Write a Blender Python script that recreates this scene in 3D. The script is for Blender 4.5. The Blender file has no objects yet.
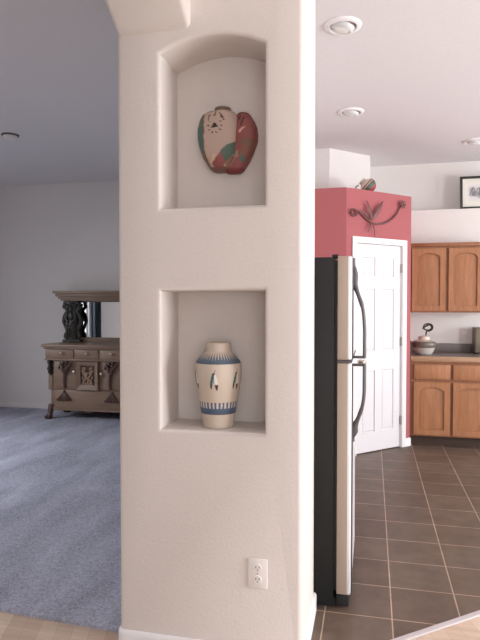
import bpy, bmesh, math, random
from mathutils import Vector, Matrix
random.seed(7)
S = bpy.context.scene
COL = S.collection
PI = math.pi
R = math.radians

# ------------------------------------------------------------------ helpers
def lin(c):
    return tuple(((v/255)/12.92 if v/255 <= .04045 else (((v/255)+.055)/1.055)**2.4) for v in c)

def mat(name, rgb, rough=.6, metal=0., spec=.5, noise=None, bump=None, coat=0.):
    """noise=(scale, amount, (sx,sy,sz)); bump=(scale, strength, dist)"""
    m = bpy.data.materials.new(name); m.use_nodes = True
    nt = m.node_tree; b = nt.nodes['Principled BSDF']
    c = lin(rgb)
    b.inputs['Base Color'].default_value = (*c, 1)
    b.inputs['Roughness'].default_value = rough
    b.inputs['Metallic'].default_value = metal
    b.inputs['Specular IOR Level'].default_value = spec
    b.inputs['Coat Weight'].default_value = coat
    tc = nt.nodes.new('ShaderNodeTexCoord')
    if noise:
        sc, amt, st = noise
        mp = nt.nodes.new('ShaderNodeMapping'); mp.inputs['Scale'].default_value = st
        nz = nt.nodes.new('ShaderNodeTexNoise'); nz.inputs['Scale'].default_value = sc
        nz.inputs['Detail'].default_value = 6; nz.inputs['Roughness'].default_value = .65
        rp = nt.nodes.new('ShaderNodeValToRGB')
        rp.color_ramp.elements[0].position = .28; rp.color_ramp.elements[1].position = .72
        rp.color_ramp.elements[0].color = (*[max(0, v*(1-amt)) for v in c], 1)
        rp.color_ramp.elements[1].color = (*[min(1, v*(1+amt)) for v in c], 1)
        nt.links.new(tc.outputs['Object'], mp.inputs[0]); nt.links.new(mp.outputs[0], nz.inputs[0])
        nt.links.new(nz.outputs[0], rp.inputs[0]); nt.links.new(rp.outputs[0], b.inputs['Base Color'])
    if bump:
        sc, st, di = bump
        nz = nt.nodes.new('ShaderNodeTexNoise'); nz.inputs['Scale'].default_value = sc
        nz.inputs['Detail'].default_value = 4
        bp = nt.nodes.new('ShaderNodeBump'); bp.inputs['Strength'].default_value = st
        bp.inputs['Distance'].default_value = di
        nt.links.new(tc.outputs['Object'], nz.inputs[0]); nt.links.new(nz.outputs[0], bp.inputs['Height'])
        nt.links.new(bp.outputs[0], b.inputs['Normal'])
    return m

def mat_attr(name, rough=.5, coat=0.):
    m = mat(name, (200, 200, 200), rough, coat=coat)
    a = m.node_tree.nodes.new('ShaderNodeAttribute'); a.attribute_name = 'Glaze'
    m.node_tree.links.new(a.outputs['Color'], m.node_tree.nodes['Principled BSDF'].inputs['Base Color'])
    return m

def obj(name, bm, m, parent=None, smooth=38, colfn=None):
    bmesh.ops.remove_doubles(bm, verts=bm.verts, dist=1e-5)
    bmesh.ops.recalc_face_normals(bm, faces=bm.faces)
    me = bpy.data.meshes.new(name); bm.to_mesh(me); bm.free()
    for p in me.polygons: p.use_smooth = True
    me.set_sharp_from_angle(angle=R(smooth))
    if colfn:
        at = me.color_attributes.new('Glaze', 'FLOAT_COLOR', 'POINT')
        for i, v in enumerate(me.vertices):
            at.data[i].color = (*lin(colfn(v.co)), 1)
    o = bpy.data.objects.new(name, me); COL.objects.link(o)
    if m: me.materials.append(m)
    if parent: o.parent = parent
    return o

def thing(name, label, cat, loc=(0, 0, 0), rz=0, group=None):
    o = bpy.data.objects.new(name, None); COL.objects.link(o)
    o.empty_display_size = .05
    o.location = loc; o.rotation_euler = (0, 0, rz)
    tag(o, label, cat, group)
    return o

def tag(o, label, cat, group=None):
    o['label'] = label; o['category'] = cat
    if group: o['group'] = group
    return o

def struct(name, bm, m, parent=None, smooth=38):
    o = obj(name, bm, m, parent, smooth)
    if not parent: o['kind'] = 'structure'
    return o

def B(): return bmesh.new()

def merge(bm, other):
    me = bpy.data.meshes.new('t'); other.to_mesh(me); bm.from_mesh(me); bpy.data.meshes.remove(me); other.free()

def box(bm, x0, x1, y0, y1, z0, z1, bev=0, seg=2):
    t = bmesh.new()
    vs = [t.verts.new((x, y, z)) for x in (x0, x1) for y in (y0, y1) for z in (z0, z1)]
    for f in ((0,1,3,2),(4,6,7,5),(0,4,5,1),(2,3,7,6),(0,2,6,4),(1,5,7,3)):
        t.faces.new([vs[i] for i in f])
    bmesh.ops.recalc_face_normals(t, faces=t.faces)
    if bev: bmesh.ops.bevel(t, geom=t.edges[:], offset=bev, segments=seg, affect='EDGES', profile=.5)
    merge(bm, t); return bm

def lathe(bm, prof, c=(0, 0, 0), seg=48, mtx=None, cap=True):
    t = bmesh.new(); rings = []
    for r, z in prof:
        if r < 1e-6: rings.append([t.verts.new((0, 0, z))])
        else: rings.append([t.verts.new((r*math.cos(2*PI*i/seg), r*math.sin(2*PI*i/seg), z)) for i in range(seg)])
    for a, b in zip(rings, rings[1:]):
        for i in range(seg):
            j = (i+1) % seg
            if len(a) == 1 and len(b) == 1: continue
            if len(a) == 1: t.faces.new((a[0], b[i], b[j]))
            elif len(b) == 1: t.faces.new((a[i], a[j], b[0]))
            else: t.faces.new((a[i], a[j], b[j], b[i]))
    if cap:
        for q in (rings[0], rings[-1]):
            if len(q) > 2: t.faces.new(q)
    if mtx: bmesh.ops.transform(t, matrix=mtx, verts=t.verts)
    bmesh.ops.translate(t, vec=c, verts=t.verts)
    merge(bm, t); return bm

def ell(bm, c, r, mtx=None, u=16, v=10):
    t = bmesh.new(); bmesh.ops.create_uvsphere(t, u_segments=u, v_segments=v, radius=1)
    bmesh.ops.scale(t, vec=r, verts=t.verts)
    if mtx: bmesh.ops.transform(t, matrix=mtx, verts=t.verts)
    bmesh.ops.translate(t, vec=c, verts=t.verts)
    merge(bm, t); return bm

def tube(bm, pts, rad, seg=10, flat=None):
    """swept tube; rad float, list, or list of (ra, rb); flat = reference direction for ra"""
    P = [Vector(p) for p in pts]; n = len(P)
    if not isinstance(rad, (list, tuple)): rad = [rad]*n
    t = bmesh.new(); rings = []
    ref = Vector(flat) if flat else Vector((.31, .2, .93))
    for i in range(n):
        d = (P[min(i+1, n-1)]-P[max(i-1, 0)]).normalized()
        a = ref - d*ref.dot(d)
        if a.length < 1e-4: a = Vector((1, 0, 0)) - d*d.x
        a.normalize(); b = d.cross(a)
        if not flat: ref = a
        ra, rb = rad[i] if isinstance(rad[i], (list, tuple)) else (rad[i], rad[i])
        rings.append([t.verts.new(P[i]+a*(ra*math.cos(2*PI*k/seg))+b*(rb*math.sin(2*PI*k/seg))) for k in range(seg)])
    for a, b in zip(rings, rings[1:]):
        for k in range(seg):
            j = (k+1) % seg; t.faces.new((a[k], a[j], b[j], b[k]))
    t.faces.new(rings[0]); t.faces.new(rings[-1])
    merge(bm, t); return bm

def prism(bm, poly, h0, h1, mp, bev=0):
    """poly 2-D outline, mp(u, v, h) -> 3-D"""
    t = bmesh.new()
    a = [t.verts.new(mp(u, v, h0)) for u, v in poly]; b = [t.verts.new(mp(u, v, h1)) for u, v in poly]
    n = len(poly)
    t.faces.new(a); t.faces.new(b)
    for i in range(n): t.faces.new((a[i], a[(i+1) % n], b[(i+1) % n], b[i]))
    bmesh.ops.recalc_face_normals(t, faces=t.faces)
    if bev: bmesh.ops.bevel(t, geom=[e for e in t.edges if e.calc_face_angle(0) > .6], offset=bev, segments=2, affect='EDGES', profile=.5)
    merge(bm, t); return bm

XY = lambda u, v, h: (u, v, h)
XZ = lambda u, v, h: (u, h, v)
YZ = lambda u, v, h: (h, u, v)

def catmull(P, k=8):
    P = [Vector(p) for p in P]; Q = [P[0]*2-P[1]]+P+[P[-1]*2-P[-2]]; out = []
    for i in range(1, len(Q)-2):
        for j in range(k):
            t = j/k; a, b, c, d = Q[i-1:i+3]
            out.append(.5*((2*b)+(c-a)*t+(2*a-5*b+4*c-d)*t*t+(3*b-a-3*c+d)*t**3))
    return out+[P[-1]]

def ring_plate(bm, outer, inner, h0, h1, mp):
    """plate with one hole; outer and inner have equal vertex counts"""
    t = bmesh.new(); n = len(outer)
    q = [[t.verts.new(mp(u, v, h)) for u, v in L] for L in (outer, inner) for h in (h0, h1)]
    o0, o1, i0, i1 = q
    for k in range(n):
        j = (k+1) % n
        t.faces.new((o1[k], o1[j], i1[j], i1[k])); t.faces.new((o0[k], i0[k], i0[j], o0[j]))
        t.faces.new((o0[k], o0[j], o1[j], o1[k])); t.faces.new((i0[k], i1[k], i1[j], i0[j]))
    merge(bm, t); return bm

# ------------------------------------------------------------------ materials
M_wall = mat('warm_white_wall', (232, 227, 224), .85, spec=.25, bump=(110, .3, .003))
M_pillar = mat('orange_peel_plaster', (221, 212, 206), .75, spec=.3, bump=(85, .4, .003))
M_ceil = mat('ceiling_plaster', (228, 224, 226), .9, spec=.2, bump=(45, .4, .004))
M_trim = mat('white_trim_paint', (240, 236, 236), .4)
M_red = mat('rose_red_wall', (174, 100, 104), .8, spec=.25, bump=(120, .4, .004))
M_door = mat('white_door_paint', (226, 221, 224), .42)
M_oak = mat('honey_oak', (168, 114, 78), .5, noise=(9, .22, (3, 3, .35)))
M_oakd = mat('honey_oak_frame', (150, 98, 66), .5, noise=(9, .2, (3, 3, .35)))
M_toe = mat('dark_toe_kick', (70, 52, 42), .7)
M_counter = mat('speckled_grey_laminate', (118, 108, 104), .35, noise=(160, .5, (1, 1, 1)))
M_ctredge = mat('tan_counter_edge', (172, 134, 104), .45, noise=(12, .15, (.4, 3, 3)))
M_blk = mat('black_fridge_enamel', (27, 27, 26), .55, spec=.3, bump=(180, .3, .002))
M_gask = mat('black_rubber', (22, 22, 22), .7)
M_steel = mat('brushed_stainless', (232, 230, 232), .34, metal=.35, noise=(60, .05, (1, 1, .03)))
M_hand = mat('dark_grey_handle', (78, 72, 74), .42)
M_plas = mat('white_plastic', (238, 232, 228), .4)
M_slot = mat('dark_slot', (60, 52, 50), .7)
M_brass = mat('dull_hinge_metal', (170, 160, 150), .4, metal=.7)
M_iron = mat('dark_brown_iron', (112, 70, 68), .5, metal=.3, noise=(30, .3, (1, 1, 1)))
M_buf = mat('aged_oak', (140, 114, 95), .42, noise=(7, .2, (.5, 3, 3)))
M_bufc = mat('carved_aged_oak', (86, 62, 54), .28, noise=(20, .25, (1, 1, 1)))
M_col = mat('black_green_carved_wood', (46, 44, 38), .25, noise=(30, .4, (1, 1, 1)), bump=(70, .6, .01))
M_mirror = mat('mirror_silver', (225, 228, 230), .02, metal=1)
M_knob = mat('polished_metal_knob', (200, 190, 175), .25, metal=.9)
M_black = mat('black_picture_frame', (50, 50, 44), .4)
M_mat = mat('cream_mount', (232, 230, 218), .8)
M_paper = mat('paper', (226, 222, 222), .8)
M_ink = mat('grey_ink', (150, 150, 156), .8)
M_lens = mat('frosted_bulb_glass', (242, 242, 240), .25)
M_eye = mat('grey_white_reflector', (214, 214, 214), .35)
M_wfrm = mat('window_vinyl', (235, 235, 235), .4)
M_curt = mat('dark_teal_curtain', (70, 78, 84), .9)
M_box = mat('olive_grey_metal', (120, 112, 96), .4, metal=.3)
M_glaze = mat_attr('painted_pottery', .55)
M_glaze2 = mat_attr('glazed_pottery', .4, coat=.15)
M_strip = mat('pale_metal_strip', (205, 198, 200), .35, metal=.2)

def glass_mat():
    m = bpy.data.materials.new('window_glass'); m.use_nodes = True; nt = m.node_tree
    nt.nodes.clear()
    o = nt.nodes.new('ShaderNodeOutputMaterial'); mx = nt.nodes.new('ShaderNodeMixShader')
    t = nt.nodes.new('ShaderNodeBsdfTransparent'); g = nt.nodes.new('ShaderNodeBsdfGlossy')
    g.inputs['Roughness'].default_value = .02; mx.inputs[0].default_value = .06
    nt.links.new(t.outputs[0], mx.inputs[1]); nt.links.new(g.outputs[0], mx.inputs[2]); nt.links.new(mx.outputs[0], o.inputs[0])
    return m
M_glass = glass_mat()

def tile_mat():
    m = mat('brown_floor_tile', (112, 92, 82), .5); nt = m.node_tree; b = nt.nodes['Principled BSDF']
    tc = nt.nodes.new('ShaderNodeTexCoord'); mp = nt.nodes.new('ShaderNodeMapping')
    T = .308
    # grout lines run through X = .099 + k*T and Y = 2.69 + k*T
    mp.inputs['Location'].default_value = (-.099/T+20, -2.685/T+20, 0); mp.inputs['Scale'].default_value = (1/T, 1/T, 1)
    br = nt.nodes.new('ShaderNodeTexBrick'); br.offset = 0; br.offset_frequency = 1; br.squash = 1
    br.inputs['Scale'].default_value = 1; br.inputs['Brick Width'].default_value = 1; br.inputs['Row Height'].default_value = 1
    br.inputs['Mortar Size'].default_value = .011; br.inputs['Mortar Smooth'].default_value = .2
    br.inputs['Color1'].default_value = (*lin((106, 91, 81)), 1); br.inputs['Color2'].default_value = (*lin((94, 77, 67)), 1)
    br.inputs['Mortar'].default_value = (*lin((176, 154, 138)), 1)
    nz = nt.nodes.new('ShaderNodeTexNoise'); nz.inputs['Scale'].default_value = 5; nz.inputs['Detail'].default_value = 8; nz.inputs['Roughness'].default_value = .7
    rp = nt.nodes.new('ShaderNodeValToRGB')
    rp.color_ramp.elements[0].position = .3; rp.color_ramp.elements[1].position = .7
    rp.color_ramp.elements[0].color = (.66, .61, .57, 1); rp.color_ramp.elements[1].color = (1.2, 1.17, 1.12, 1)
    mx = nt.nodes.new('ShaderNodeMixRGB'); mx.blend_type = 'MULTIPLY'; mx.inputs[0].default_value = 1
    L = nt.links.new
    L(tc.outputs['Object'], mp.inputs[0]); L(mp.outputs[0], br.inputs[0]); L(tc.outputs['Object'], nz.inputs[0])
    L(nz.outputs[0], rp.inputs[0]); L(br.outputs[0], mx.inputs[1]); L(rp.outputs[0], mx.inputs[2]); L(mx.outputs[0], b.inputs['Base Color'])
    bp = nt.nodes.new('ShaderNodeBump'); bp.inputs['Distance'].default_value = .004; bp.inputs['Strength'].default_value = .6; bp.invert = True
    L(br.outputs['Fac'], bp.inputs['Height']); L(bp.outputs[0], b.inputs['Normal'])
    return m

def wood_mat():
    m = mat('light_oak_planks', (196, 160, 132), .38); nt = m.node_tree; b = nt.nodes['Principled BSDF']
    tc = nt.nodes.new('ShaderNodeTexCoord'); mp = nt.nodes.new('ShaderNodeMapping')
    mp.inputs['Rotation'].default_value = (0, 0, R(72))
    br = nt.nodes.new('ShaderNodeTexBrick'); br.offset = .37; br.inputs['Scale'].default_value = 1
    br.inputs['Brick Width'].default_value = .9; br.inputs['Row Height'].default_value = .075
    br.inputs['Mortar Size'].default_value = .0005
    br.inputs['Color1'].default_value = (*lin((222, 200, 182)), 1); br.inputs['Color2'].default_value = (*lin((200, 174, 154)), 1)
    br.inputs['Mortar'].default_value = (*lin((160, 132, 112)), 1)
    m2 = nt.nodes.new('ShaderNodeMapping'); m2.inputs['Scale'].default_value = (2, 40, 1); m2.inputs['Rotation'].default_value = (0, 0, R(72))
    nz = nt.nodes.new('ShaderNodeTexNoise'); nz.inputs['Scale'].default_value = 1; nz.inputs['Detail'].default_value = 6
    rp = nt.nodes.new('ShaderNodeValToRGB'); rp.color_ramp.elements[0].color = (.7, .66, .62, 1); rp.color_ramp.elements[1].color = (1.15, 1.15, 1.15, 1)
    mx = nt.nodes.new('ShaderNodeMixRGB'); mx.blend_type = 'MULTIPLY'; mx.inputs[0].default_value = 1
    L = nt.links.new
    L(tc.outputs['Object'], mp.inputs[0]); L(mp.outputs[0], br.inputs[0]); L(tc.outputs['Object'], m2.inputs[0]); L(m2.outputs[0], nz.inputs[0])
    L(nz.outputs[0], rp.inputs[0]); L(br.outputs[0], mx.inputs[1]); L(rp.outputs[0], mx.inputs[2]); L(mx.outputs[0], b.inputs['Base Color'])
    return m

def carpet_mat():
    m = mat('blue_grey_carpet', (150, 148, 156), .95, spec=.1); nt = m.node_tree; b = nt.nodes['Principled BSDF']
    tc = nt.nodes.new('ShaderNodeTexCoord'); L = nt.links.new
    n1 = nt.nodes.new('ShaderNodeTexNoise'); n1.inputs['Scale'].default_value = 65; n1.inputs['Detail'].default_value = 5; n1.inputs['Roughness'].default_value = .8
    mp = nt.nodes.new('ShaderNodeMapping'); mp.inputs['Rotation'].default_value = (0, 0, R(12)); mp.inputs['Scale'].default_value = (2.6, .7, 1)
    n2 = nt.nodes.new('ShaderNodeTexNoise'); n2.inputs['Scale'].default_value = 1.4; n2.inputs['Detail'].default_value = 4; n2.inputs['Distortion'].default_value = .6
    ad = nt.nodes.new('ShaderNodeMath'); ad.operation = 'MULTIPLY_ADD'; ad.inputs[1].default_value = .45
    rp = nt.nodes.new('ShaderNodeValToRGB')
    rp.color_ramp.elements[0].position = .5; rp.color_ramp.elements[1].position = .98
    rp.color_ramp.elements[0].color = (*lin((130, 132, 148)), 1); rp.color_ramp.elements[1].color = (*lin((226, 228, 246)), 1)
    L(tc.outputs['Object'], n1.inputs[0]); L(tc.outputs['Object'], mp.inputs[0]); L(mp.outputs[0], n2.inputs[0])
    L(n2.outputs[0], ad.inputs[0]); L(n1.outputs[0], ad.inputs[2]); L(ad.outputs[0], rp.inputs[0]); L(rp.outputs[0], b.inputs['Base Color'])
    bp = nt.nodes.new('ShaderNodeBump'); bp.inputs['Strength'].default_value = .9; bp.inputs['Distance'].default_value = .012
    n3 = nt.nodes.new('ShaderNodeTexNoise'); n3.inputs['Scale'].default_value = 140; n3.inputs['Detail'].default_value = 2
    L(tc.outputs['Object'], n3.inputs[0]); L(n3.outputs[0], bp.inputs['Height']); L(bp.outputs[0], b.inputs['Normal'])
    return m
M_tile, M_wood, M_carpet = tile_mat(), wood_mat(), carpet_mat()

# ------------------------------------------------------------------ layout
ZC = 3.10                     # ceiling
XL, XR, YB, YF = -5.5, 4.6, -3.4, 7.03
PX0, PX1, PY0, PY1 = -1.03, -.262, 2.199, 2.69     # niche pillar
AX1 = -.712                   # kitchen-side face of arch wall
T = .15

# floors
b = B(); prism(b, [(XL, YB), (XR, YB), (XR, 6.18), (-.262, 2.2), (-1.03, 2.2), (-1.03, 2.285), (-1.10, 2.30), (XL, 2.56)], -.1, 0, XY)
struct('floor', b, M_wood)
b = B(); prism(b, [(-1.03, 2.2), (-.262, 2.2), (XR, 6.18), (XR, YF), (-1.03, YF)], -.1, 0, XY)
struct('floor_tile', b, M_tile)
b = B(); prism(b, [(-1.03, YF), (XL, YF), (XL, 2.56), (-1.10, 2.30), (-1.03, 2.285)], -.1, .02, XY)
bmesh.ops.bevel(b, geom=[e for e in b.edges if all(v.co.z > 0 for v in e.verts)], offset=.01, segments=3, affect='EDGES', profile=.5)
struct('floor_carpet', b, M_carpet)
b = B(); box(b, XL-T, XR+T, YB-T, YF+T, ZC, ZC+.1); struct('ceiling', b, M_ceil)
# strip where tile meets wood
d = Vector((XR+.262, 6.18-2.2)).normalized(); nrm = Vector((-d.y, d.x))
p0 = Vector((-.25, 2.21)); p1 = Vector((4.55, 6.14))
b = B(); prism(b, [tuple(p0-nrm*.016), tuple(p1-nrm*.016), tuple(p1+nrm*.016), tuple(p0+nrm*.016)], 0, .008, XY, bev=.003)
struct('trim_1', b, M_strip)

# outer walls with window openings
def wall_with_openings(name, axis, c0, c1, u0, u1, ops, m=M_wall):
    """axis 'x': wall plane at x in c0..c1, u = y.  ops = [(ua, ub, za, zb)]"""
    b = B()
    def bx(a, bb, za, zb):
        if bb-a < 1e-4 or zb-za < 1e-4: return
        if axis == 'x': box(b, c0, c1, a, bb, za, zb)
        else: box(b, a, bb, c0, c1, za, zb)
    cur = u0
    for ua, ub, za, zb in sorted(ops):
        bx(cur, ua, 0, ZC); bx(ua, ub, 0, za); bx(ua, ub, zb, ZC); cur = ub
    bx(cur, u1, 0, ZC)
    return struct(name, b, m)

def window(n, axis, c, u0, u1, z0, z1, mull=1):
    b = B()
    def bx(bm, a, bb, za, zb, h):
        if axis == 'x': box(bm, c-h, c+h, a, bb, za, zb)
        else: box(bm, a, bb, c-h, c+h, za, zb)
    f = .05
    bx(b, u0, u0+f, z0, z1, .03); bx(b, u1-f, u1, z0, z1, .03)
    bx(b, u0+f, u1-f, z0, z0+f, .03); bx(b, u0+f, u1-f, z1-f, z1, .03)
    for k in range(mull):
        m = u0+(u1-u0)*(k+1)/(mull+1); bx(b, m-.025, m+.025, z0+f, z1-f, .025)
    w = struct('window_%d' % n, b, M_wfrm)
    g = B(); bx(g, u0+f*.5, u1-f*.5, z0+f*.5, z1-f*.5, .004); obj('glass', g, M_glass, w)
    return w

LW = [(.1, 2.0, .5, 2.25), (3.5, 5.1, .7, 2.25)]  # first opening is added out of view to brighten near carpet and wood
RW = [(.2, 2.1, .3, 2.45), (3.3, 6.4, .7, 2.45)]
BW = [(.2, 3.2, .5, 2.3)]
wall_with_openings('wall_left', 'x', XL-T, XL, YB-T, YF+T, LW)
wall_with_openings('wall_right', 'x', XR, XR+T, YB-T, YF+T, RW)
wall_with_openings('wall_rear', 'y', YB-T, YB, XL, XR, BW)
b = B(); box(b, XL, -.97, YF, YF+T, 0, ZC); struct('wall_living_back', b, M_wall)
b = B(); box(b, -.97, XR, YF, YF+T, 0, ZC); struct('wall_kitchen_back', b, M_wall)
n = 1
for (u0, u1, z0, z1) in LW: window(n, 'x', XL-.07, u0, u1, z0, z1, 2); n += 1  # first one built here is the added window
for (u0, u1, z0, z1) in RW: window(n, 'x', XR+.07, u0, u1, z0, z1, 1); n += 1
for (u0, u1, z0, z1) in BW: window(n, 'y', YB-.07, u0, u1, z0, z1, 2); n += 1

# pillar with two niches and the springing of the arch
def to_obj(bm):
    bmesh.ops.recalc_face_normals(bm, faces=bm.faces)
    me = bpy.data.meshes.new('t'); bm.to_mesh(me); bm.free()
    o = bpy.data.objects.new('t', me); COL.objects.link(o); return o
pil = to_obj(box(B(), PX0, PX1, PY0, PY1, 0, ZC))
y0a, y1a, zs = .45, PY0, 2.553
al = R(38); ra = (y1a-y0a)/2/math.sin(al); cyy = (y0a+y1a)/2; czz = zs-ra*math.cos(al)
arc = [(cyy+ra*math.sin(-al+2*al*i/40), czz+ra*math.cos(-al+2*al*i/40)) for i in range(41)]
poly = [(YB, 0), (y0a, 0)]+arc+[(y1a+.1, zs), (y1a+.1, ZC), (YB, ZC)]

NX0, NX1, ND = -.843, -.41, .22
low = to_obj(box(B(), NX0, NX1, PY0-.1, PY0+ND, .941, 1.507))
xs = [NX0+(NX1-NX0)*i/24 for i in range(25)]
top = [(x, 2.466+.056*(1-((x-(NX0+NX1)/2)/((NX1-NX0)/2))**2)) for x in xs]
upp = to_obj(prism(B(), [(NX0, 1.843)]+top+[(NX1, 1.843)], PY0-.1, PY0+ND, XZ))
for o, op in ((low, 'DIFFERENCE'), (upp, 'DIFFERENCE')):
    md = pil.modifiers.new('b', 'BOOLEAN'); md.operation = op; md.object = o; md.solver = 'EXACT'
dg = bpy.context.evaluated_depsgraph_get()
me = bpy.data.meshes.new_from_object(pil.evaluated_get(dg))
bm = B(); bm.from_mesh(me)
for o in (pil, low, upp): bpy.data.objects.remove(o)
bmesh.ops.remove_doubles(bm, verts=bm.verts, dist=1e-4)
bmesh.ops.dissolve_limit(bm, angle_limit=R(1), verts=bm.verts, edges=bm.edges)
def round_corners(bm):
    bm.normal_update()
    es = [e for e in bm.edges if len(e.link_faces) == 2 and e.is_convex and e.calc_face_angle(0) > R(40)
          and not all(v.co.z < .01 for v in e.verts) and not all(v.co.z > ZC-.01 for v in e.verts)
          and not all(v.co.y < YB+.01 for v in e.verts)]
    bmesh.ops.bevel(bm, geom=es, offset=.022, segments=5, affect='EDGES', profile=.5, clamp_overlap=True)
    return bm
struct('wall_pillar', round_corners(bm), M_pillar, smooth=50)
b = prism(B(), poly, PX0+.001, AX1, YZ); bmesh.ops.recalc_face_normals(b, faces=b.faces)
struct('wall_arch', round_corners(b), M_pillar, smooth=50)
b = B(); box(b, PX0, -.91, PY1, YF, 0, ZC); struct('wall_divider', b, M_wall)

# baseboards
def base(name, pts, h=.083, t=.013):
    """baseboard along a polyline; its body lies to the right of the direction of travel"""
    b = B(); P = [Vector(p) for p in pts]; n = len(P); offs = []
    for i in range(n):
        a = (P[i]-P[i-1]).normalized() if i else None; c = (P[i+1]-P[i]).normalized() if i < n-1 else None
        na = Vector((a.y, -a.x)) if a else None; nc = Vector((c.y, -c.x)) if c else None
        if na is None: o = nc
        elif nc is None: o = na
        else: o = (na+nc)/(1+na.dot(nc))
        offs.append(o)
    prof = [(0, 0), (t, 0), (t, h-.014), (t*.75, h-.004), (t*.3, h), (0, h)]
    rings = [[b.verts.new((*(P[i]+offs[i]*u), z)) for u, z in prof] for i in range(n)]
    for r0, r1 in zip(rings, rings[1:]):
        for k in range(6): b.faces.new((r0[k], r0[(k+1) % 6], r1[(k+1) % 6], r1[k]))
    b.faces.new(rings[0]); b.faces.new(rings[-1])
    return struct(name, b, M_trim)
def corner(cx, cy, r, a0, a1, k=5):
    return [(cx+r*math.cos(R(a0+(a1-a0)*i/k)), cy+r*math.sin(R(a0+(a1-a0)*i/k))) for i in range(k+1)]
rb = .022
base('baseboard_pillar', [(PX0, PY1)]+corner(PX0+rb, PY0+rb, rb, 180, 270)+corner(PX1-rb, PY0+rb, rb, 270, 360)+[(PX1, PY1)])
base('baseboard_living', [(XL, YF), (PX0, YF)])['kind'] = 'structure'; bpy.data.objects['baseboard_living'].data.materials[0] = M_wall

# pantry box in the kitchen corner (red), its 45 degree face carries the door
CX, CY = -.239, 5.467
LD = .882; ZP = 2.555
def D(s, nn, z=0):   # point on the diagonal face: s along it, nn out of it
    return (CX+(s+nn)/math.sqrt(2), CY+(s-nn)/math.sqrt(2), z)
S0, S1, DH = .128, .752, 2.045         # door opening
wt = .11
b = B()
left = [(-.91, CY), (CX, CY), D(S0-.01, 0)[:2], D(S0-.01, -wt)[:2], (CX-.045, CY+wt), (-.91, CY+wt)]
prism(b, left, 0, ZP-.1, XY)
EX, EY = D(LD, 0)[:2]
right = [D(S1+.01, 0)[:2], (EX, EY), (EX, 6.73), (EX-wt, 6.73), (EX-wt, EY+.05), D(S1+.01, -wt)[:2]]
prism(b, right, 0, ZP-.1, XY)
prism(b, [D(S0-.01, 0)[:2], D(S1+.01, 0)[:2], D(S1+.01, -wt)[:2], D(S0-.01, -wt)[:2]], DH+.01, ZP-.1, XY)
prism(b, [(-.91, CY), (CX, CY), (EX, EY), (EX, 6.73), (-.91, 6.73)], ZP-.1, ZP, XY)
struct('wall_pantry', b, M_red)
# white chase standing above the pantry
b = B(); prism(b, [(-.91, 6.10), (-.445, 6.10), (-.03, 6.515), (-.03, YF), (-.91, YF)], ZP, ZC, XY)
struct('wall_chase', b, M_wall)
# kitchen wall with plant ledge on top
b = B(); box(b, EX, XR, 6.73, YF, 0, 2.515); struct('wall_kitchen', b, M_wall)
b = B(); box(b, -.91, EX, 6.735, YF, 0, ZP); struct('wall_pantry_back', b, M_wall)

# pantry door, casing, baseboard
LM = thing  # alias
def diag_space(bm):
    bmesh.ops.transform(bm, matrix=Matrix.Translation((CX, CY, 0)) @ Matrix.Rotation(R(45), 4, 'Z'), verts=bm.verts); return bm
cw = .058
b = B()
box(b, S0-cw, S0, -.018, 0, 0, DH, .004); box(b, S1, S1+cw, -.018, 0, 0, DH, .004); box(b, S0-cw, S1+cw, -.018, 0, DH, DH+cw, .004)
box(b, S0-.008, S0+.001, -.004, .10, 0, DH); box(b, S1-.001, S1+.008, -.004, .10, 0, DH); box(b, S0, S1, -.004, .10, DH-.001, DH+.008)
struct('trim_2', diag_space(b), M_trim)

def panel_slab(w, h, t, cols, rows):
    """moulded panel door: front face at y=0 facing -y, back at y=t"""
    b = bmesh.new()
    X = sorted({0, w} | {c for p in cols for c in p}); Z = sorted({0, h} | {c for p in rows for c in p})
    V = {(x, z): b.verts.new((x, 0, z)) for x in X for z in Z}
    pf = []
    for i in range(len(X)-1):
        for j in range(len(Z)-1):
            f = b.faces.new((V[X[i], Z[j]], V[X[i+1], Z[j]], V[X[i+1], Z[j+1]], V[X[i], Z[j+1]]))
            if (X[i], X[i+1]) in cols and (Z[j], Z[j+1]) in rows: pf.append(f)
    for f in pf:
        bmesh.ops.inset_individual(b, faces=[f], thickness=.012, depth=0); 
        for v in f.verts: v.co.y += .012
        bmesh.ops.inset_individual(b, faces=[f], thickness=.006, depth=0)
        bmesh.ops.inset_individual(b, faces=[f], thickness=.022, depth=0)
        for v in f.verts: v.co.y -= .009
    be = [e for e in b.edges if e.is_boundary]
    r = bmesh.ops.extrude_edge_only(b, edges=be)
    for v in [g for g in r['geom'] if isinstance(g, bmesh.types.BMVert)]: v.co.y = t
    bmesh.ops.holes_fill(b, edges=[e for e in b.edges if e.is_boundary])
    return b
dw = S1-S0-.006
cols = [(.095, .265), (.355, .525)]
rows = [(.19, .80), (.985, 1.60), (1.715, 1.905)]
b = panel_slab(dw, DH-.015, .035, cols, rows)
bmesh.ops.translate(b, vec=(S0+.003, .012, .010), verts=b.verts)
dr = struct('door_1', diag_space(b), M_door, smooth=20)
for z in (.28, 1.08, 1.82):
    b = B(); lathe(b, [(.006, -.045), (.006, .045)], (S1-.002, -.008, z), 10); box(b, S1-.010, S1-.002, .008, .0125, z-.044, z+.044)
    obj('hinge', diag_space(b), M_brass, dr)
b = B(); rot = Matrix.Rotation(R(90), 4, 'X')
lathe(b, [(.0, 0), (.026, 0), (.026, .006), (.011, .012), (.011, .03), (.022, .04), (.028, .052), (.022, .064), (0, .067)], (S0+.07, .012, .90), 20, rot)
obj('knob', diag_space(b), M_brass, dr)
base('baseboard_pantry', [D(S1+cw, 0)[:2], (EX, EY), (EX, EY+.03)])

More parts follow.
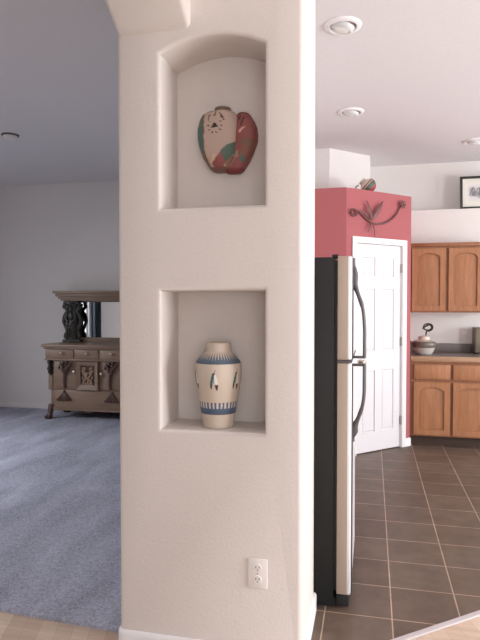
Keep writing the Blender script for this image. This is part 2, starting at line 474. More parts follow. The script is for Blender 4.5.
# ------------------------------------------------------------------ fridge
fr = thing('refrigerator', 'black sided two door refrigerator with stainless doors standing behind the niche pillar', 'refrigerator', (-.50, 3.12, 0))
def fbox(x0, x1, y0, y1, z0, z1, bev=0, seg=2): return box(B(), x0+.50, x1+.50, y0-3.12, y1-3.12, z0, z1, bev, seg)
FY0, FY1 = 2.705, 3.36
obj('body', fbox(-.885, -.172, FY0, FY1, .03, 1.675, .006), M_blk, fr)
b = fbox(-.80, -.165, FY0+.03, FY1-.03, 0, .05); obj('base', b, M_gask, fr)
obj('gasket', fbox(-.174, -.156, FY0+.012, FY1-.012, .09, 1.66), M_gask, fr)
b = fbox(-.16, -.10, FY0+.02, FY1-.02, .012, .065, .004); obj('toe_grille', b, M_gask, fr)
M_side = mat('taupe_door_edge', (158, 142, 128), .5)
def fdoor(name, z0, z1):
    d = obj(name, fbox(-.157, -.106, FY0, FY1, z0, z1, .004), M_side, fr)
    obj('front_panel', fbox(-.114, -.091, FY0-.001, FY1+.001, z0-.001, z1+.001, .010, 4), M_steel, d)
    obj('edge_rail', fbox(-.093, -.0845, FY0+.02, FY0+.05, z0+.01, z1-.006, .002), M_hand, d)
    return d
up = fdoor('freezer_door', 1.192, 1.678)
lo = fdoor('refrigerator_door', .078, 1.178)
obj('divider_strip', fbox(-.158, -.088, FY0-.004, FY1, 1.180, 1.190, .002), M_hand, fr)
b = fbox(-.185, -.155, FY0+.01, FY0+.08, 1.672, 1.688, .004); obj('hinge_cap', b, M_gask, fr)
def handle(zs_, parent):
    P = []
    for x, z in zs_: P.append((x+.50, FY0+.05-3.12, z))
    C = catmull(P, 8); n = len(C); b = B(); rad = []
    for i in range(n):
        t = i/(n-1)
        w = .016 if t < .12 else (.016+.014*math.exp(-((t-.22)/.1)**2) if t < .55 else .0125)
        rad.append((max(.0085, w*.62 if t > .45 else w*.55+.006*math.exp(-((t-.25)/.12)**2)), .014))
    tube(b, C, rad, 12, flat=(1, 0, .001))
    return obj('handle', b, M_hand, parent)
hx = -.086
handle([(hx, 1.672), (hx, 1.62), (hx+.002, 1.56), (hx+.022, 1.50), (hx+.044, 1.43), (hx+.052, 1.35), (hx+.053, 1.28), (hx+.053, 1.20)], up)
handle([(hx, .80), (hx, .83), (hx+.006, .868), (hx+.026, .915), (hx+.044, .97), (hx+.052, 1.03), (hx+.053, 1.10), (hx+.053, 1.170)], lo)
for z, p in ((1.203, up), (1.166, lo)):
    b = fbox(-.094, -.028, FY0+.040, FY0+.062, z-.006, z+.006, .004); obj('handle_bracket', b, M_hand, p)

# ------------------------------------------------------------------ kitchen cabinets
YBF, YUF, YW = 6.12, 6.42, 6.73
CW0, CW1 = EX+.004, EX+.846
def arch_outline(x0, x1, z0, z1, rise, k=14):
    """rectangle with a cathedral top; last points follow the arch"""
    P = [(x0, z0), (x1, z0)]
    zs2 = z1-rise
    for i in range(k+1):
        t = i/k; x = x1+(x0-x1)*t; P.append((x, zs2+rise*(1-(2*t-1)**2)**.62))
    return P
def rect_match(x0, x1, z0, z1, k=14):
    P = [(x0, z0), (x1, z0)]
    for i in range(k+1): P.append((x1+(x0-x1)*i/k, z1))
    return P
def cab_door(par, x0, x1, z0, z1, y, name='door'):
    fw = .056
    b = B()
    ring_plate(b, rect_match(x0, x1, z0, z1), arch_outline(x0+fw, x1-fw, z0+fw, z1-.05, .048), y-.027, y, XZ)
    # chamfer of the outer edge
    o = obj(name, b, M_oak, par)
    b = B()
    prism(b, arch_outline(x0+fw-.006, x1-fw+.006, z0+fw-.006, z1-.045, .048), y-.006, y-.002, XZ)
    a = arch_outline(x0+fw+.004, x1-fw-.004, z0+fw+.004, z1-.055, .046); c = arch_outline(x0+fw+.046, x1-fw-.046, z0+fw+.046, z1-.098, .040)
    t = bmesh.new(); va = [t.verts.new((u, y-.008, v)) for u, v in a]; vc = [t.verts.new((u, y-.0135, v)) for u, v in c]
    n = len(a)
    for i in range(n): t.faces.new((va[i], va[(i+1) % n], vc[(i+1) % n], vc[i]))
    t.faces.new(vc); t.faces.new(va); merge(b, t)
    obj('panel', b, M_oak, o, smooth=15)
    return o
cab = thing('base_cabinet', 'honey oak base cabinet with two drawers over two arched doors', 'cabinet', ((CW0+CW1)/2, YBF+.3, 0))
ox, oy = (CW0+CW1)/2, YBF+.3
def cb(x0, x1, y0, y1, z0, z1, bev=0): return box(B(), x0-ox, x1-ox, y0-oy, y1-oy, z0, z1, bev)
obj('carcass', cb(CW0, CW1, YBF, YW-.02, .10, .872), M_oakd, cab)
obj('toe_kick', cb(CW0, CW1, YBF+.07, YW-.02, 0, .10), M_toe, cab)
for x0, x1 in ((.424, .778), (.806, 1.16)):
    obj('drawer', cb(x0, x1, YBF-.027, YBF, .690, .842, .005), M_oak, cab)
    cab_door(cab, x0-ox, x1-ox, .118, .660, YBF-oy)
ct = thing('countertop', 'grey speckled countertop with tan front edge on the oak base cabinet', 'countertop', (ox, oy, .872))
obj('worktop', box(B(), CW0-ox, CW1-ox, YBF-.012-oy, YW-oy, .001, .052), M_counter, ct)
obj('front_edge', box(B(), CW0-ox, CW1-ox, YBF-.034-oy, YBF-.012-oy, 0, .053, .004), M_ctredge, ct)
obj('backsplash', box(B(), CW0-ox, CW1-ox, YW-.02-oy, YW-oy, .052, .150, .003), M_counter, ct)

oy2 = YUF+.15
wc = thing('wall_cabinet', 'honey oak wall cabinet with two arched doors hung above the counter', 'cabinet', (ox, oy2, 1.37))
def ub(x0, x1, y0, y1, z0, z1, bev=0): return box(B(), x0-ox, x1-ox, y0-oy2, y1-oy2, z0-1.37, z1-1.37, bev)
obj('carcass', ub(CW0, CW1, YUF, YW, 1.37, 2.075), M_oakd, wc)
obj('crown_moulding', ub(CW0, CW1, YUF-.022, YW, 2.075, 2.112, .006), M_oakd, wc)
for x0, x1 in ((.418, .760), (.790, 1.132)):
    cab_door(wc, x0-ox, x1-ox, 1.388-1.37, 2.052-1.37, YUF-oy2)

# counter things
def arr_profile(pts, k=6):
    return [(p.x, p.y) for p in catmull([(r, z, 0) for r, z in pts], k)]
pt = thing('lidded_pot', 'grey and white bellied pot with dark scroll finial at left end of counter', 'pot', (.545, 6.36, .9245))
b = B(); lathe(b, arr_profile([(.055, 0), (.078, .004), (.098, .04), (.114, .078), (.120, .105), (.112, .135), (.085, .150), (.066, .156)], 5), seg=40)
def potc(v):
    if v.z < .074: return (196, 190, 182)
    if v.z < .142: return (104, 92, 84)
    return (190, 180, 170)
obj('body', b, M_glaze2, pt, colfn=potc)
b = B(); lathe(b, [(.064, .150), (.058, .162), (.060, .180), (.056, .192), (.02, .200), (0, .201)], seg=32)
obj('lid', b, mat('cream_glaze', (205, 192, 180), .4), pt)
b = B(); tube(b, catmull([(-.10, 0, .115), (-.135, -.01, .122), (-.150, -.01, .138)], 5), [.02]*6+[.017]*5, 10)
obj('spout', b, mat('brown_glaze', (104, 92, 84), .4), pt)
b = B(); tube(b, catmull([(.016, 0, .195), (.018, 0, .225), (.026, 0, .250)], 4), .008, 8)
cc = [(.036+.050*math.cos(t)*(1-t/26), .006*math.sin(t*2), .290+.040*math.sin(t)*(1-t/26)) for t in [-1.6+.3*i for i in range(34)]]
tube(b, cc, .0075, 8)
tube(b, catmull([(-.02, 0, .272), (.01, .004, .296), (.045, 0, .312)], 5), .007, 8)
obj('scroll_finial', b, mat('dark_metal', (58, 50, 48), .4, metal=.5), pt)

bx_ = thing('metal_box', 'dull olive-grey metal box at right end of the counter, cut off by frame', 'appliance', (1.155, 6.60, .9245))
obj('body', box(B(), -.075, .078, -.08, .10, .008, .27, .012, 3), M_box, bx_)
obj('lid', box(B(), -.076, .079, -.081, .101, .265, .282, .006), M_box, bx_)
for sx in (-.055, .055):
    for sy in (-.05, .07): obj('foot', lathe(B(), [(.012, 0), (.012, .01)], (sx, sy, 0), 12), M_gask, bx_)

sw = thing('backsplash_outlet', 'white outlet plate on the wall above the kitchen counter', 'outlet', (1.003, YW, 1.138))
obj('plate', box(B(), -.036, .036, -.006, 0, -.058, .058, .003), M_plas, sw)
for z in (-.024, .024): obj('receptacle', box(B(), -.016, .016, -.009, -.005, z-.014, z+.014, .003), M_plas, sw)

# picture on the plant ledge
pc = thing('framed_picture', 'black framed drawing with cream mount standing on the high kitchen ledge', 'picture', (1.19, 6.80, 2.515))
tilt = Matrix.Rotation(R(-6), 4, 'X')
def T_(bm): bmesh.ops.transform(bm, matrix=tilt, verts=bm.verts); return bm
PW, PH = .235, .375
def rect(x0, x1, z0, z1): return [(x0, z0), (x1, z0), (x1, z1), (x0, z1)]
b = B(); ring_plate(b, rect(-PW, PW, .003, PH), rect(-PW+.026, PW-.026, .029, PH-.026), -.012, .012, XZ); obj('frame', T_(b), M_black, pc)
b = B(); ring_plate(b, rect(-PW+.024, PW-.024, .027, PH-.024), rect(-.155, .155, .095, .285), -.002, .004, XZ); obj('mount', T_(b), M_mat, pc)
b = B(); box(b, -.16, .16, .001, .004, .09, .29); pp = obj('drawing', T_(b), M_paper, pc)
b = B()
rr = random.Random(3)
for cx_, cz_ in ((-.105, .20), (-.05, .185), (.0, .2), (.05, .19), (.1, .2)):
    for k in range(5):
        q = [(cx_+rr.uniform(-.03, .03), -.0015, cz_+rr.uniform(-.055, .055)) for _ in range(4)]
        tube(b, catmull(q, 5), .0022, 5)
    q = [(cx_-.03, -.0015, cz_-.04), (cx_-.01, -.0015, cz_+.02), (cx_+.015, -.0015, cz_+.05), (cx_+.03, -.0015, cz_-.03)]
    tube(b, catmull(q, 5), .004, 5)
obj('ink_lines', T_(b), M_ink, pp)

# ------------------------------------------------------------------ iron wall sculpture above the pantry door
def Dl(px, py):   # local coordinates on the pantry face
    return px, py
dc = thing('iron_wall_ornament', 'dark scrolled iron branch ornament with long leaves on the rose wall over the door', 'wall ornament', (CX, CY, 0), R(45))
Z0 = 2.30
br = [(.075, 2.288), (.05, 2.305), (.045, 2.335), (.075, 2.352), (.105, 2.34), (.115, 2.31), (.095, 2.295), (.08, 2.31)]
main = [(.085, 2.345), (.13, 2.345), (.20, 2.30), (.28, 2.255), (.37, 2.238), (.47, 2.25), (.56, 2.285), (.64, 2.345), (.70, 2.43), (.72, 2.455)]
YO = -.018
b = B()
tube(b, catmull([(s, YO-.004, z) for s, z in br], 6), .009, 8)
tube(b, catmull([(s, YO, z) for s, z in main], 6), [.0095-.003*abs(2*i/54-1) for i in range(55)], 8)
obj('branch', b, M_iron, dc)
def leaf(s0, z0, s1, z1, w):
    b = B(); n = 10; P = []; rad = []
    for i in range(n+1):
        t = i/n; P.append((s0+(s1-s0)*t, YO-.006-.016*math.sin(t*2.6), z0+(z1-z0)*t)); rad.append((max(.0015, 1.35*w*math.sin(PI*min(1, .12+t*.88))**.8), .004))
    d_ = Vector((s1-s0, 0, z1-z0)).normalized()
    tube(b, P, rad, 8, flat=(d_.z, 0, -d_.x)); return obj('leaf', b, M_iron, dc)
for a in ((.30, 2.27, .225, 2.45, .014), (.30, 2.27, .26, 2.36, .012), (.31, 2.27, .445, 2.465, .018), (.31, 2.28, .37, 2.38, .010), (.27, 2.28, .165, 2.36, .008),
          (.29, 2.25, .245, 2.15, .007), (.31, 2.25, .335, 2.11, .007)): leaf(*a)
for k in range(6):
    a = k*PI/3; leaf(.725, 2.455, .725+.045*math.cos(a), 2.455+.045*math.sin(a), .011)

# painted vessel on the pantry top
hp = thing('painted_vessel', 'small cream, red and grey-green painted pottery vessel on top of the pantry', 'pottery', (-.062, 5.86, ZP))
b = B()
prof = arr_profile([(0, 0), (.035, .0), (.06, .02), (.078, .055), (.074, .09), (.05, .115), (.034, .128), (.036, .145), (.041, .152), (.034, .150), (.028, .13), (0, .125)], 5)
lathe(b, prof, seg=40)
mt = Matrix.Translation((.02, 0, .062)) @ Matrix.Rotation(R(-48), 4, 'Y') @ Matrix.Translation((0, 0, -.062)) @ Matrix.Diagonal((1.05, 1.05, 1.0, 1))
inv = mt.inverted()
bmesh.ops.transform(b, matrix=mt, verts=b.verts)
def henc(v):
    q = inv @ v
    if q.z > .112: return (206, 196, 180)
    if q.z > .088: return (226, 212, 196)
    if q.z > .074: return (150, 74, 70)
    if q.z > .066: return (214, 200, 186)
    if q.z > .026: return (92, 100, 86)
    return (160, 60, 66)
mn = min(v.co.z for v in b.verts); bmesh.ops.translate(b, vec=(0, 0, -mn), verts=b.verts)
mt = Matrix.Translation((0, 0, -mn)) @ mt; inv = mt.inverted()
obj('body', b, M_glaze, hp, colfn=henc)
b = B(); tube(b, catmull([(-.075, -.02, .09), (-.1, -.025, .07), (-.105, -.02, .035), (-.085, -.015, .01)], 6), .006, 8); obj('handle', b, M_iron, hp)

# ------------------------------------------------------------------ niche pottery
def smooth_step(a, b_, x):
    t = max(0, min(1, (x-a)/(b_-a))); return t*t*(3-2*t)
vs = thing('feather_vase', 'cream vase with two blue bands and feather motifs in the lower niche', 'vase', (-.626, 2.302, .9415))
prof = [(0, 0), (.060, 0), (.064, .006), (.067, .035), (.0725, .062), (.080, .108), (.089, .160), (.096, .205), (.0985, .235), (.0968, .257), (.0925, .272), (.0805, .288), (.0665, .3035), (.0565, .3125), (.0535, .319), (.0535, .338), (.0525, .349), (.050, .353), (.046, .350), (.045, .30), (0, .29)]
fine = [prof[0]]+arr_profile(prof[1:-2], 10)+prof[-2:]
b = B(); lathe(b, fine, seg=288, cap=False)
def vasec(v):
    z = v.z; a = math.degrees(math.atan2(v.x, -v.y))   # 0 faces the hall
    a -= 15.5                                             # vase is turned a little
    cream = (205, 189, 173)
    if .268 < z < .312 and math.hypot(v.x, v.y) > .05:
        # shoulder band: solid below, spikes rising to the neck
        ph = (a % 9)/9; sp = abs(ph-.5)*2
        if z < .275: return (78, 92, 108)
        if z < .275+.037*(1-sp*.8) : return (92, 106, 122)
        return cream
    if .060 < z < .112:
        ph = (a % 12)/12
        if z < .086: return (76, 94, 118) if z > .064 else (52, 62, 82)
        if ph < .52: return (84, 100, 122) if z < .108 else (70, 60, 62)
        return (206, 194, 184)
    if .14 < z < .25:
        k = (a+12+30) % 60-30                          # degrees from the nearest feather pair
        dz = z
        # left dark-teal feather
        lx = k+2.2+5*smooth_step(.235, .17, dz)
        if .165 < dz < .236 and abs(lx) < 3.3*math.sin(PI*(dz-.165)/.071)**.6:
            return (46, 38, 40) if dz < .186 else (66, 104, 98)
        rx = k-3.2-4*smooth_step(.240, .17, dz)
        if .160 < dz < .228 and abs(rx) < 4.6*math.sin(PI*(dz-.160)/.068)**.6:
            return (72, 46, 46) if dz < .186 else (226, 222, 216)
        if .226 < dz < .247 and abs(k-1.5-(dz-.226)*120) < .8: return (96, 80, 80)
        if .19 < dz < .236 and abs(k-.4) < .9: return (60, 50, 52)
    return cream
obj('body', b, M_glaze, vs, colfn=vasec)

# two-part wall vessel in the upper niche; outline in 1/480ths of its own panel
U = .1667/231
sv = thing('sun_wall_vessel', 'double-bodied painted clay vessel with black sun hanging in the upper niche', 'wall vessel', (-.612, PY0+ND, 2.158))
def interp(tab, z):
    if z <= tab[0][0]: return tab[0][1:]
    for a, c in zip(tab, tab[1:]):
        if z <= c[0]:
            t = (z-a[0])/(c[0]-a[0]); t2 = t
            return tuple(a[k]+(c[k]-a[k])*t2 for k in (1, 2))
    return tab[-1][1:]
jar1 = [(70, 195, 262), (74, 180, 276), (90, 176, 278), (99, 172, 284), (108, 130, 305), (120, 104, 318), (145, 88, 328), (200, 74, 336), (250, 75, 338), (290, 82, 336), (330, 95, 330), (370, 110, 322), (410, 136, 305), (435, 154, 290), (450, 172, 262), (456, 190, 240)]
jar2 = [(108, 326, 372), (113, 318, 385), (125, 312, 398), (150, 304, 412), (160, 300, 420), (200, 290, 437), (240, 284, 441), (280, 280, 440), (320, 272, 428), (360, 262, 412), (400, 252, 392), (430, 246, 372), (452, 244, 356), (462, 252, 342), (467, 275, 330)]
def inside(P, x, y):
    r = False
    for i in range(len(P)):
        (x1, y1), (x2, y2) = P[i], P[i-1]
        if (y1 > y) != (y2 > y) and x < (x2-x1)*(y-y1)/(y2-y1)+x1: r = not r
    return r
TAN, RED, TEAL, GRN, BRN = (192, 168, 154), (144, 82, 80), (82, 112, 108), (84, 106, 92), (130, 98, 86)
def sunc(zx, zy):
    # black sun: triangle-like core with rays
    cx, cy = 202, 198
    dx, dy = zx-cx, zy-cy; r_ = math.hypot(dx, dy)
    if inside([(178, 210), (190, 192), (198, 180), (207, 184), (216, 196), (226, 208)], zx, zy): return (38, 26, 26)
    if r_ > 24:
        ang = math.atan2(dy, dx)
        for k in range(10):
            c = k*2*PI/10+.05; da = abs((ang-c+PI) % (2*PI)-PI)
            if da*r_ < 3.6 and (36 < r_ < 48) and zy > 172: return (58, 40, 38)
    for fx, fy, s in ((165, 150, 1), (205, 130, 1), (238, 140, -1), (250, 152, -1)):
        if abs(zy-fy) < 17 and abs(zx-fx-s*(zy-fy)*-.35) < 4: return (90, 62, 58)
    return None
def col1(zx, zy):
    if zy < 100: return (124, 104, 92)
    if zy < 118 and not (190 < zx < 300): return (112, 106, 94)
    lx = 128+max(0, (zy-330))*.35
    if zx < lx-4:
        if zy < 190: return (104, 112, 100)
        return TEAL if zy < 345 else BRN
    if zx < lx+4: return (110, 84, 76)
    if inside([(235, 345), (270, 312), (318, 290), (330, 330), (300, 372), (262, 408), (252, 380)], zx, zy): return GRN
    if inside([(178, 412), (200, 395), (240, 345), (262, 385), (262, 412), (240, 440), (200, 446)], zx, zy): return RED
    if inside([(168, 408), (195, 362), (204, 366), (196, 396), (176, 416)], zx, zy): return (222, 186, 150)
    if zx > 262 and zy > 372: return (150, 108, 92)
    if zy > 432: return BRN
    return sunc(zx, zy) or TAN
def col2(zx, zy):
    if zy < 122: return (110, 62, 58)
    for fx, fy in ((340, 145), (362, 158), (352, 185)):
        if abs(zy-fy) < 13 and abs(zx-fx+(zy-fy)*.4) < 5: return (86, 40, 42)
    if inside([(334, 236), (346, 216), (366, 206), (380, 206), (362, 220), (346, 240)], zx, zy): return (226, 170, 156)
    if inside([(345, 290), (372, 280), (408, 284), (418, 320), (400, 330), (392, 300), (372, 296), (352, 306)], zx, zy): return (120, 92, 84)
    if 272 < zy and inside([(338, 275), (440, 270), (425, 340), (395, 390), (360, 360), (335, 330)], zx, zy):
        if inside([(345, 350), (372, 388), (362, 410), (340, 385)], zx, zy): return GRN
        return (134, 84, 70)
    if inside([(300, 400), (322, 345), (332, 340), (336, 380), (318, 382), (285, 435), (262, 440)], zx, zy): return (176, 132, 112)
    if inside([(340, 350), (385, 400), (355, 410), (345, 400)], zx, zy): return GRN
    if inside([(262, 412), (300, 330), (322, 345), (300, 400), (270, 440)], zx, zy): return GRN
    return RED if zy < 440 else (128, 58, 56)
def jar(tab, depth, yoff, nx=110, nz=150):
    b = bmesh.new(); z0, z1 = tab[0][0], tab[-1][0]; rows = []
    for j in range(nz+1):
        zy = z0+(z1-z0)*j/nz; l, r_ = interp(tab, zy); row = []
        hw = (r_-l)/2; fd = depth*min(1, (hw/100))**.7
        for i in range(nx):
            th = PI*2*i/nx
            x = (l+r_)/2-hw*math.cos(th); sn = math.sin(th); y = -fd*math.copysign(abs(sn)**.7, sn)
            if y > 0: y *= .0
            row.append(b.verts.new(((x-257)*U, y+yoff, (268-zy)*U)))
        rows.append(row)
    for a, c in zip(rows, rows[1:]):
        for i in range(nx):
            k = (i+1) % nx; b.faces.new((a[i], a[k], c[k], c[i]))
    b.faces.new(rows[0]); b.faces.new(rows[-1])
    return b
obj('large_jar', jar(jar1, .075, -.004), M_glaze, sv, 60, colfn=lambda v: col1(v.x/U+257, 268-v.z/U))
obj('red_jar', jar(jar2, .060, -.004), M_glaze, sv, 60, colfn=lambda v: col2(v.x/U+257, 268-v.z/U))

# outlet on the pillar
ol = thing('electrical_outlet', 'white duplex outlet plate low on the niche pillar', 'outlet', (-.436, PY0, .384))
obj('plate', box(B(), -.039, .039, -.006, 0, -.0595, .0595, .003), M_plas, ol)
for z in (-.0235, .0235):
    b = B(); lathe(b, [(0, .0), (.0165, 0), (.0165, .003), (.0155, .004), (0, .004)], (0, -.005, z), 28, Matrix.Rotation(R(90), 4, 'X'))
    rc = obj('receptacle', b, M_plas, ol)
    b = B()
    for sx, hh in ((-.0065, .0048), (.0065, .0038)): box(b, sx-.0012, sx+.0012, -.0096, -.0088, z+.003-hh, z+.003+hh)
    ell(b, (0, -.0090, z-.008), (.0026, .0008, .0026)); obj('slot', b, M_slot, rc)
b = B(); ell(b, (0, -.006, 0), (.0032, .0012, .0032)); obj('screw', b, M_brass, ol)

# ------------------------------------------------------------------ ceiling fittings
def downlight(x, y, label, rz):
    t = thing('recessed_downlight', label, 'ceiling light', (x, y, ZC), rz, 'recessed eyeball lights in the kitchen ceiling')
    b = B(); lathe(b, [(.072, -.002), (.082, -.014), (.098, -.013), (.108, -.006), (.110, 0), (.072, 0)], seg=48, cap=False); obj('trim_ring', b, M_trim, t)
    b = B(); rot = Matrix.Rotation(R(15), 4, 'Y')
    lathe(b, [(.070, -.001), (.069, -.014), (.060, -.025), (.052, -.030), (.047, -.027), (.047, -.012), (0, -.010)], seg=40, mtx=rot, cap=False); obj('eyeball', b, M_eye, t)
    b = B(); lathe(b, [(.046, -.016), (.046, -.026), (.036, -.033), (.018, -.037), (0, -.038)], seg=32, mtx=rot, cap=False); obj('bulb', b, M_lens, t)
    return t
downlight(-.177, 3.46, 'recessed eyeball light in the kitchen ceiling nearest the pillar, largest of three', R(-15))
downlight(-.184, 5.0, 'recessed eyeball light in the kitchen ceiling in front of the white chase', R(-15))
downlight(.99, 6.16, 'recessed eyeball light in the kitchen ceiling above the framed picture', R(-15))
sd = thing('smoke_detector', 'flat round smoke detector on the dim living room ceiling', 'smoke detector', (-3.43, 4.93, ZC))
obj('base_plate', lathe(B(), [(.085, 0), (.078, -.012), (.07, -.014), (0, -.014)], seg=36), mat('grey_plastic', (96, 92, 90), .6), sd)
obj('cover', lathe(B(), [(.066, -.013), (.066, -.026), (.058, -.036), (.02, -.040), (0, -.040)], seg=36), M_plas, sd)

# ------------------------------------------------------------------ carved buffet in the living room
BX, BYF = -3.425, 6.45
bf = thing('carved_buffet', 'antique carved oak buffet with mirrored back against the living room wall', 'buffet', (BX, BYF, .014))
BD = .53
def bb(x0, x1, y0, y1, z0, z1, bev=0): return box(B(), x0, x1, y0, y1, z0-.014, z1-.014, bev)
def P3(x, y, z): return (x, y, z-.014)
obj('body', bb(-.525, .525, .012, BD, .13, .765, .004), M_buf, bf)
b = bb(-.575, .575, -.03, BD, .765, .90, .008); obj('drawer_case', b, M_buf, bf)
b = B(); merge(b, bb(-.615, .615, -.07, BD+.01, .925, .957, .008)); merge(b, bb(-.595, .595, -.05, BD, .90, .925, .008)); obj('top', b, M_buf, bf)
b = bb(-.585, .585, -.04, BD, .757, .775, .006); obj('waist_moulding', b, M_buf, bf)
for k in (-1, 0, 1):
    dwr = obj('drawer', bb(k*.335-.155, k*.335+.155, -.044, -.02, .788, .893, .006), M_buf, bf)
    b = B(); lathe(b, [(0, 0), (.010, 0), (.008, .012), (.018, .02), (.020, .028), (.012, .036), (0, .037)], P3(k*.335, -.044, .852), 16, Matrix.Rotation(R(90), 4, 'X')); obj('knob', b, M_knob, dwr)
# side doors with carved branches
for sgn in (-1, 1):
    cxd = sgn*.31
    dd = obj('door', bb(cxd-.165, cxd+.165, -.004, .014, .40, .75, .005), M_buf, bf)
    b = B()
    tube(b, catmull([P3(cxd-.01, -.012, .41), P3(cxd-.012, -.018, .52), P3(cxd, -.02, .62)], 5), [.017]*11, 8)
    tube(b, catmull([P3(cxd, -.02, .60), P3(cxd+.04, -.034, .67), P3(cxd+.11, -.03, .735)], 6), [.016, .02, .024, .028, .028, .026, .024, .022, .02, .018, .015, .012, .008], 8)
    tube(b, catmull([P3(cxd, -.02, .60), P3(cxd-.03, -.03, .66), P3(cxd-.07, -.025, .735)], 6), [.016, .02, .022, .024, .024, .024, .022, .02, .018, .016, .014, .012, .008], 8)
    for ex, ez, er in ((-.055, .70, .026), (-.02, .725, .022), (.02, .70, .02), (-.025, .655, .02), (.0, .595, .024), (.03, .735, .02), (-.075, .665, .016)):
        ell(b, P3(cxd+ex, -.024, ez), (er, .022, er))
    obj('leaf_carving', b, M_bufc, dd)
    b = B(); lathe(b, [(0, 0), (.010, 0), (.009, .012), (.019, .02), (.021, .03), (.012, .038), (0, .039)], P3(cxd-sgn*.125, -.004, .615 if sgn < 0 else .60), 16, Matrix.Rotation(R(90), 4, 'X')); obj('knob', b, M_knob, dd)
# centre panel with raised frame
b = B(); ring_plate(b, rect(-.145, .145, .386, .736), rect(-.095, .095, .446, .686), -.045, .012, XZ)
for v in b.verts:
    if abs(v.co.x) < .1 and v.co.y < -.04: v.co.y += .02
cp_ = obj('centre_panel', b, M_buf, bf, smooth=20)
b = bb(-.10, .10, -.008, .012, .425, .69); obj('panel_field', b, M_bufc, cp_)  # darker oak colour puts the shade of the recess into the field
b = B()
for sgn in (-1, 1):
    tube(b, catmull([P3(sgn*.012, -.018, .46), P3(sgn*.05, -.022, .50), P3(sgn*.02, -.026, .55), P3(sgn*.055, -.022, .60), P3(sgn*.035, -.02, .66), P3(sgn*.07, -.018, .67)], 6), .012, 8)
    for ex, ez in ((.06, .47), (.03, .52), (.065, .545), (.03, .60), (.07, .63)): ell(b, P3(sgn*ex, -.02, ez), (.014, .014, .02))
tube(b, catmull([P3(0, -.022, .47), P3(.012, -.026, .52), P3(-.012, -.026, .57), P3(0, -.022, .61)], 6), .013, 8)
obj('scroll_carving', b, mat('highlit_carved_oak', (160, 132, 112), .28), cp_)  # paler oak colour paints bright highlights onto the scrolls
# long bottom drawer with fan pulls
ld = obj('long_drawer', bb(-.46, .46, -.012, .014, .165, .385, .006), M_buf, bf)
for sgn in (-1, 1):
    cxd = sgn*.325; b = B()
    ell(b, P3(cxd, -.02, .365), (.016, .014, .022))
    for k in range(7):
        a = (k-3)/3; tube(b, [P3(cxd+a*.012, -.018, .355), P3(cxd+a*.045, -.032, .31), P3(cxd+a*.085, -.032, .272-.004*abs(k-3))], [.007, .011, .013], 7)
        ell(b, P3(cxd+a*.088, -.032, .266), (.013, .013, .013), u=10, v=8)
    obj('fan_pull', b, M_bufc, ld)
# apron, corbels, feet
b = bb(-.52, .52, .0, .03, .125, .17, .006); obj('apron', b, M_buf, bf)
b = B(); ell(b, P3(0, .014, .12), (.07, .014, .018)); obj('apron_drop', b, M_bufc, bf)
for sgn in (-1, 1):
    b = B(); x = sgn*.525
    for ez, er, ey in ((.735, .040, -.008), (.69, .034, .0), (.65, .042, -.004), (.605, .036, .002), (.572, .022, .01)):
        ell(b, P3(x, ey, ez), (er*.9, er, er*.75))
    obj('corbel', b, M_col, bf)
    b = B(); box(b, x-.03, x+.03, .0, .06, .38-.014, .57-.014, .008); obj('stile', b, M_buf, bf)
    for yy, nm in ((.03, 'front'), (BD-.05, 'rear')):
        b = B()
        tube(b, catmull([P3(x, yy, .19), P3(x+sgn*.0, yy-.02, .14), P3(x+sgn*.004, yy-.03, .09), P3(x+sgn*.012, yy-.045, .045)], 5), [.042]*4+[.038]*4+[.033]*4+[.036]*4, 12)
        for a in (-1, 0, 1):
            ell(b, P3(x+sgn*.012+a*.026, yy-.072, .040), (.016, .03, .024))
        ell(b, P3(x+sgn*.012, yy-.048, .038), (.046, .04, .0235))
        obj('claw_foot', b, M_bufc, bf)
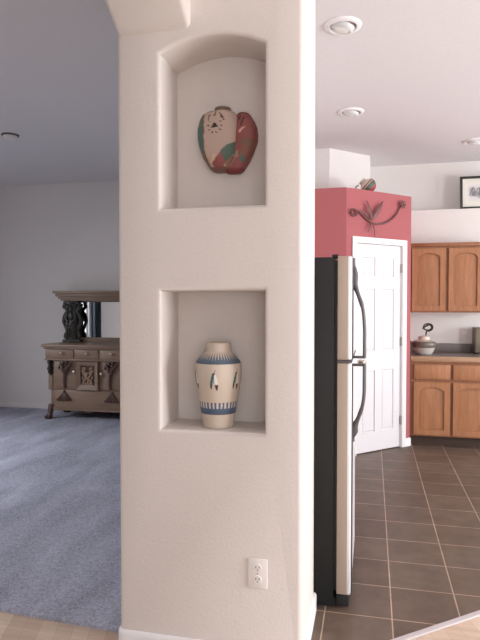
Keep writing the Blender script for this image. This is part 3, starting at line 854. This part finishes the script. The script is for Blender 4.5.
# back with mirror, canopy and dark carved columns
YK = BD-.03
b = B(); ring_plate(b, rect(-.545, .545, .943, 1.50), rect(-.44, .44, 1.005, 1.475), YK-.015, YK+.02, XZ); obj('back_frame', b, M_buf, bf)
b = bb(-.445, .445, YK, YK+.012, 1.014, 1.494); obj('mirror', b, M_mirror, bf)
b = B()
for x_, y_, za, zb in ((.545, .28, 1.505, 1.53), (.565, .255, 1.53, 1.56), (.59, .23, 1.56, 1.60), (.615, .205, 1.60, 1.632)):
    merge(b, bb(-x_, x_, y_, BD, za, zb, .007))
obj('canopy', b, M_buf, bf)
for sgn in (-1, 1):
    x = sgn*.455; yc = YK-.105
    b = B()
    merge(b, bb(x-.15, x+.15, yc-.085, yc+.085, .957, .992, .006))
    core = [(.0, .985), (.092, .99), (.098, 1.02), (.085, 1.05), (.075, 1.10), (.085, 1.16), (.105, 1.23), (.098, 1.29), (.082, 1.34), (.080, 1.40), (.095, 1.44), (.105, 1.47), (.0, 1.475)]
    lathe(b, [(r_, z-.014) for r_, z in core], (x, yc, 0), 24, cap=False)
    for s2 in (-1, 1):
        # scroll edges that give the outline its waves
        tube(b, catmull([P3(x+s2*.085, yc-.02, 1.00), P3(x+s2*.12, yc-.03, 1.04), P3(x+s2*.085, yc-.03, 1.10), P3(x+s2*.12, yc-.03, 1.18), P3(x+s2*.145, yc-.03, 1.24), P3(x+s2*.125, yc-.03, 1.31), P3(x+s2*.085, yc-.03, 1.36), P3(x+s2*.10, yc-.03, 1.40), P3(x+s2*.14, yc-.03, 1.43), P3(x+s2*.11, yc-.03, 1.46)], 6), .026, 8)
        for ez, ex in ((1.025, .115), (1.23, .135), (1.43, .135), (1.475, .12)): ell(b, P3(x+s2*ex, yc-.03, ez), (.03, .035, .026))
    # draped figure: head, torso, folds
    ell(b, P3(x, yc-.09, 1.40), (.036, .036, .048)); ell(b, P3(x, yc-.085, 1.30), (.058, .04, .06)); ell(b, P3(x+.01, yc-.085, 1.20), (.048, .04, .07))
    for k in range(5):
        tube(b, catmull([P3(x-.05+.025*k, yc-.085, 1.25), P3(x-.058+.028*k, yc-.10, 1.12), P3(x-.07+.034*k, yc-.085, 1.0)], 5), .013, 8)
    for s2 in (-1, 1): tube(b, catmull([P3(x+s2*.055, yc-.09, 1.34), P3(x+s2*.08, yc-.10, 1.27), P3(x+s2*.03, yc-.125, 1.22)], 5), .016, 8)
    merge(b, bb(x-.125, x+.125, yc-.085, yc+.085, 1.478, 1.507, .006))
    for v in b.verts:
        v.co.x = x+(v.co.x-x)*.86; v.co.y = yc+.045+(v.co.y-yc)*.62
    obj('carved_column', b, M_col, bf)

# dark curtain beside the living room window (seen in the buffet mirror)
b = B(); n_ = 60; t = bmesh.new(); fr_, bk = [], []
for i in range(n_+1):
    y = 3.16+.28*i/n_; x = XL+.07+.025*math.sin(i*.9)
    fr_.append([t.verts.new((x+.004, y, z)) for z in (.05, 2.4)]); bk.append([t.verts.new((x-.004, y, z)) for z in (.05, 2.4)])
for i in range(n_):
    t.faces.new((fr_[i][0], fr_[i+1][0], fr_[i+1][1], fr_[i][1])); t.faces.new((bk[i][0], bk[i][1], bk[i+1][1], bk[i+1][0]))
    t.faces.new((fr_[i][1], fr_[i+1][1], bk[i+1][1], bk[i][1])); t.faces.new((fr_[i][0], bk[i][0], bk[i+1][0], fr_[i+1][0]))
for q in (0, n_): t.faces.new((fr_[q][0], fr_[q][1], bk[q][1], bk[q][0]))
merge(b, t)
tag(obj('curtain', b, M_curt), 'dark curtain beside the living room window, seen in the buffet mirror', 'curtain')

# ------------------------------------------------------------------ light
def daylight(name, loc, rot, sx, sy, power, rgb):
    l = bpy.data.lights.new(name, 'AREA'); l.shape = 'RECTANGLE'; l.size = sx; l.size_y = sy; l.energy = power; l.color = rgb
    o = bpy.data.objects.new(name, l); COL.objects.link(o); o.location = loc; o.rotation_euler = rot
    return o
for k, (u0, u1, z0, z1) in enumerate(LW):     # sky light falls in steeply; the first window is an added, unseen source
    daylight('daylight_living_window', (XL-.85, (u0+u1)/2, z1+.25), (0, R(-55), 0), 2.0, u1-u0+.6, (150, 290)[k], (.93, .96, 1))
for k, (u0, u1, z0, z1) in enumerate(RW):
    daylight('daylight_right_window', (XR+.22, (u0+u1)/2, (z0+z1)/2), (0, R(90), 0), z1-z0, u1-u0, (260, 168)[k], (.95, .98, 1))
for k, (u0, u1, z0, z1) in enumerate(BW):
    daylight('daylight_rear_window', ((u0+u1)/2, YB-.22, (z0+z1)/2), (R(90), 0, 0), u1-u0, z1-z0, 68, (.97, .98, 1))

w = bpy.data.worlds.new('sky'); S.world = w; w.use_nodes = True
bg = w.node_tree.nodes['Background']; bg.inputs[0].default_value = (.75, .86, 1, 1); bg.inputs[1].default_value = 1.0

# ------------------------------------------------------------------ camera
cam = bpy.data.cameras.new('camera'); co = bpy.data.objects.new('camera', cam); COL.objects.link(co)
cam.sensor_fit = 'VERTICAL'; cam.sensor_height = 24; cam.lens = 570/640*24
co.location = (0, 0, 1.45); co.rotation_euler = (R(90-1.5074), 0, R(13.0343))
cam.clip_start = .05
S.camera = co
S.view_settings.view_transform = 'Standard'; S.view_settings.look = 'None'
S.view_settings.gamma = 1; S.view_settings.use_curve_mapping = False
S.view_settings.exposure = 0
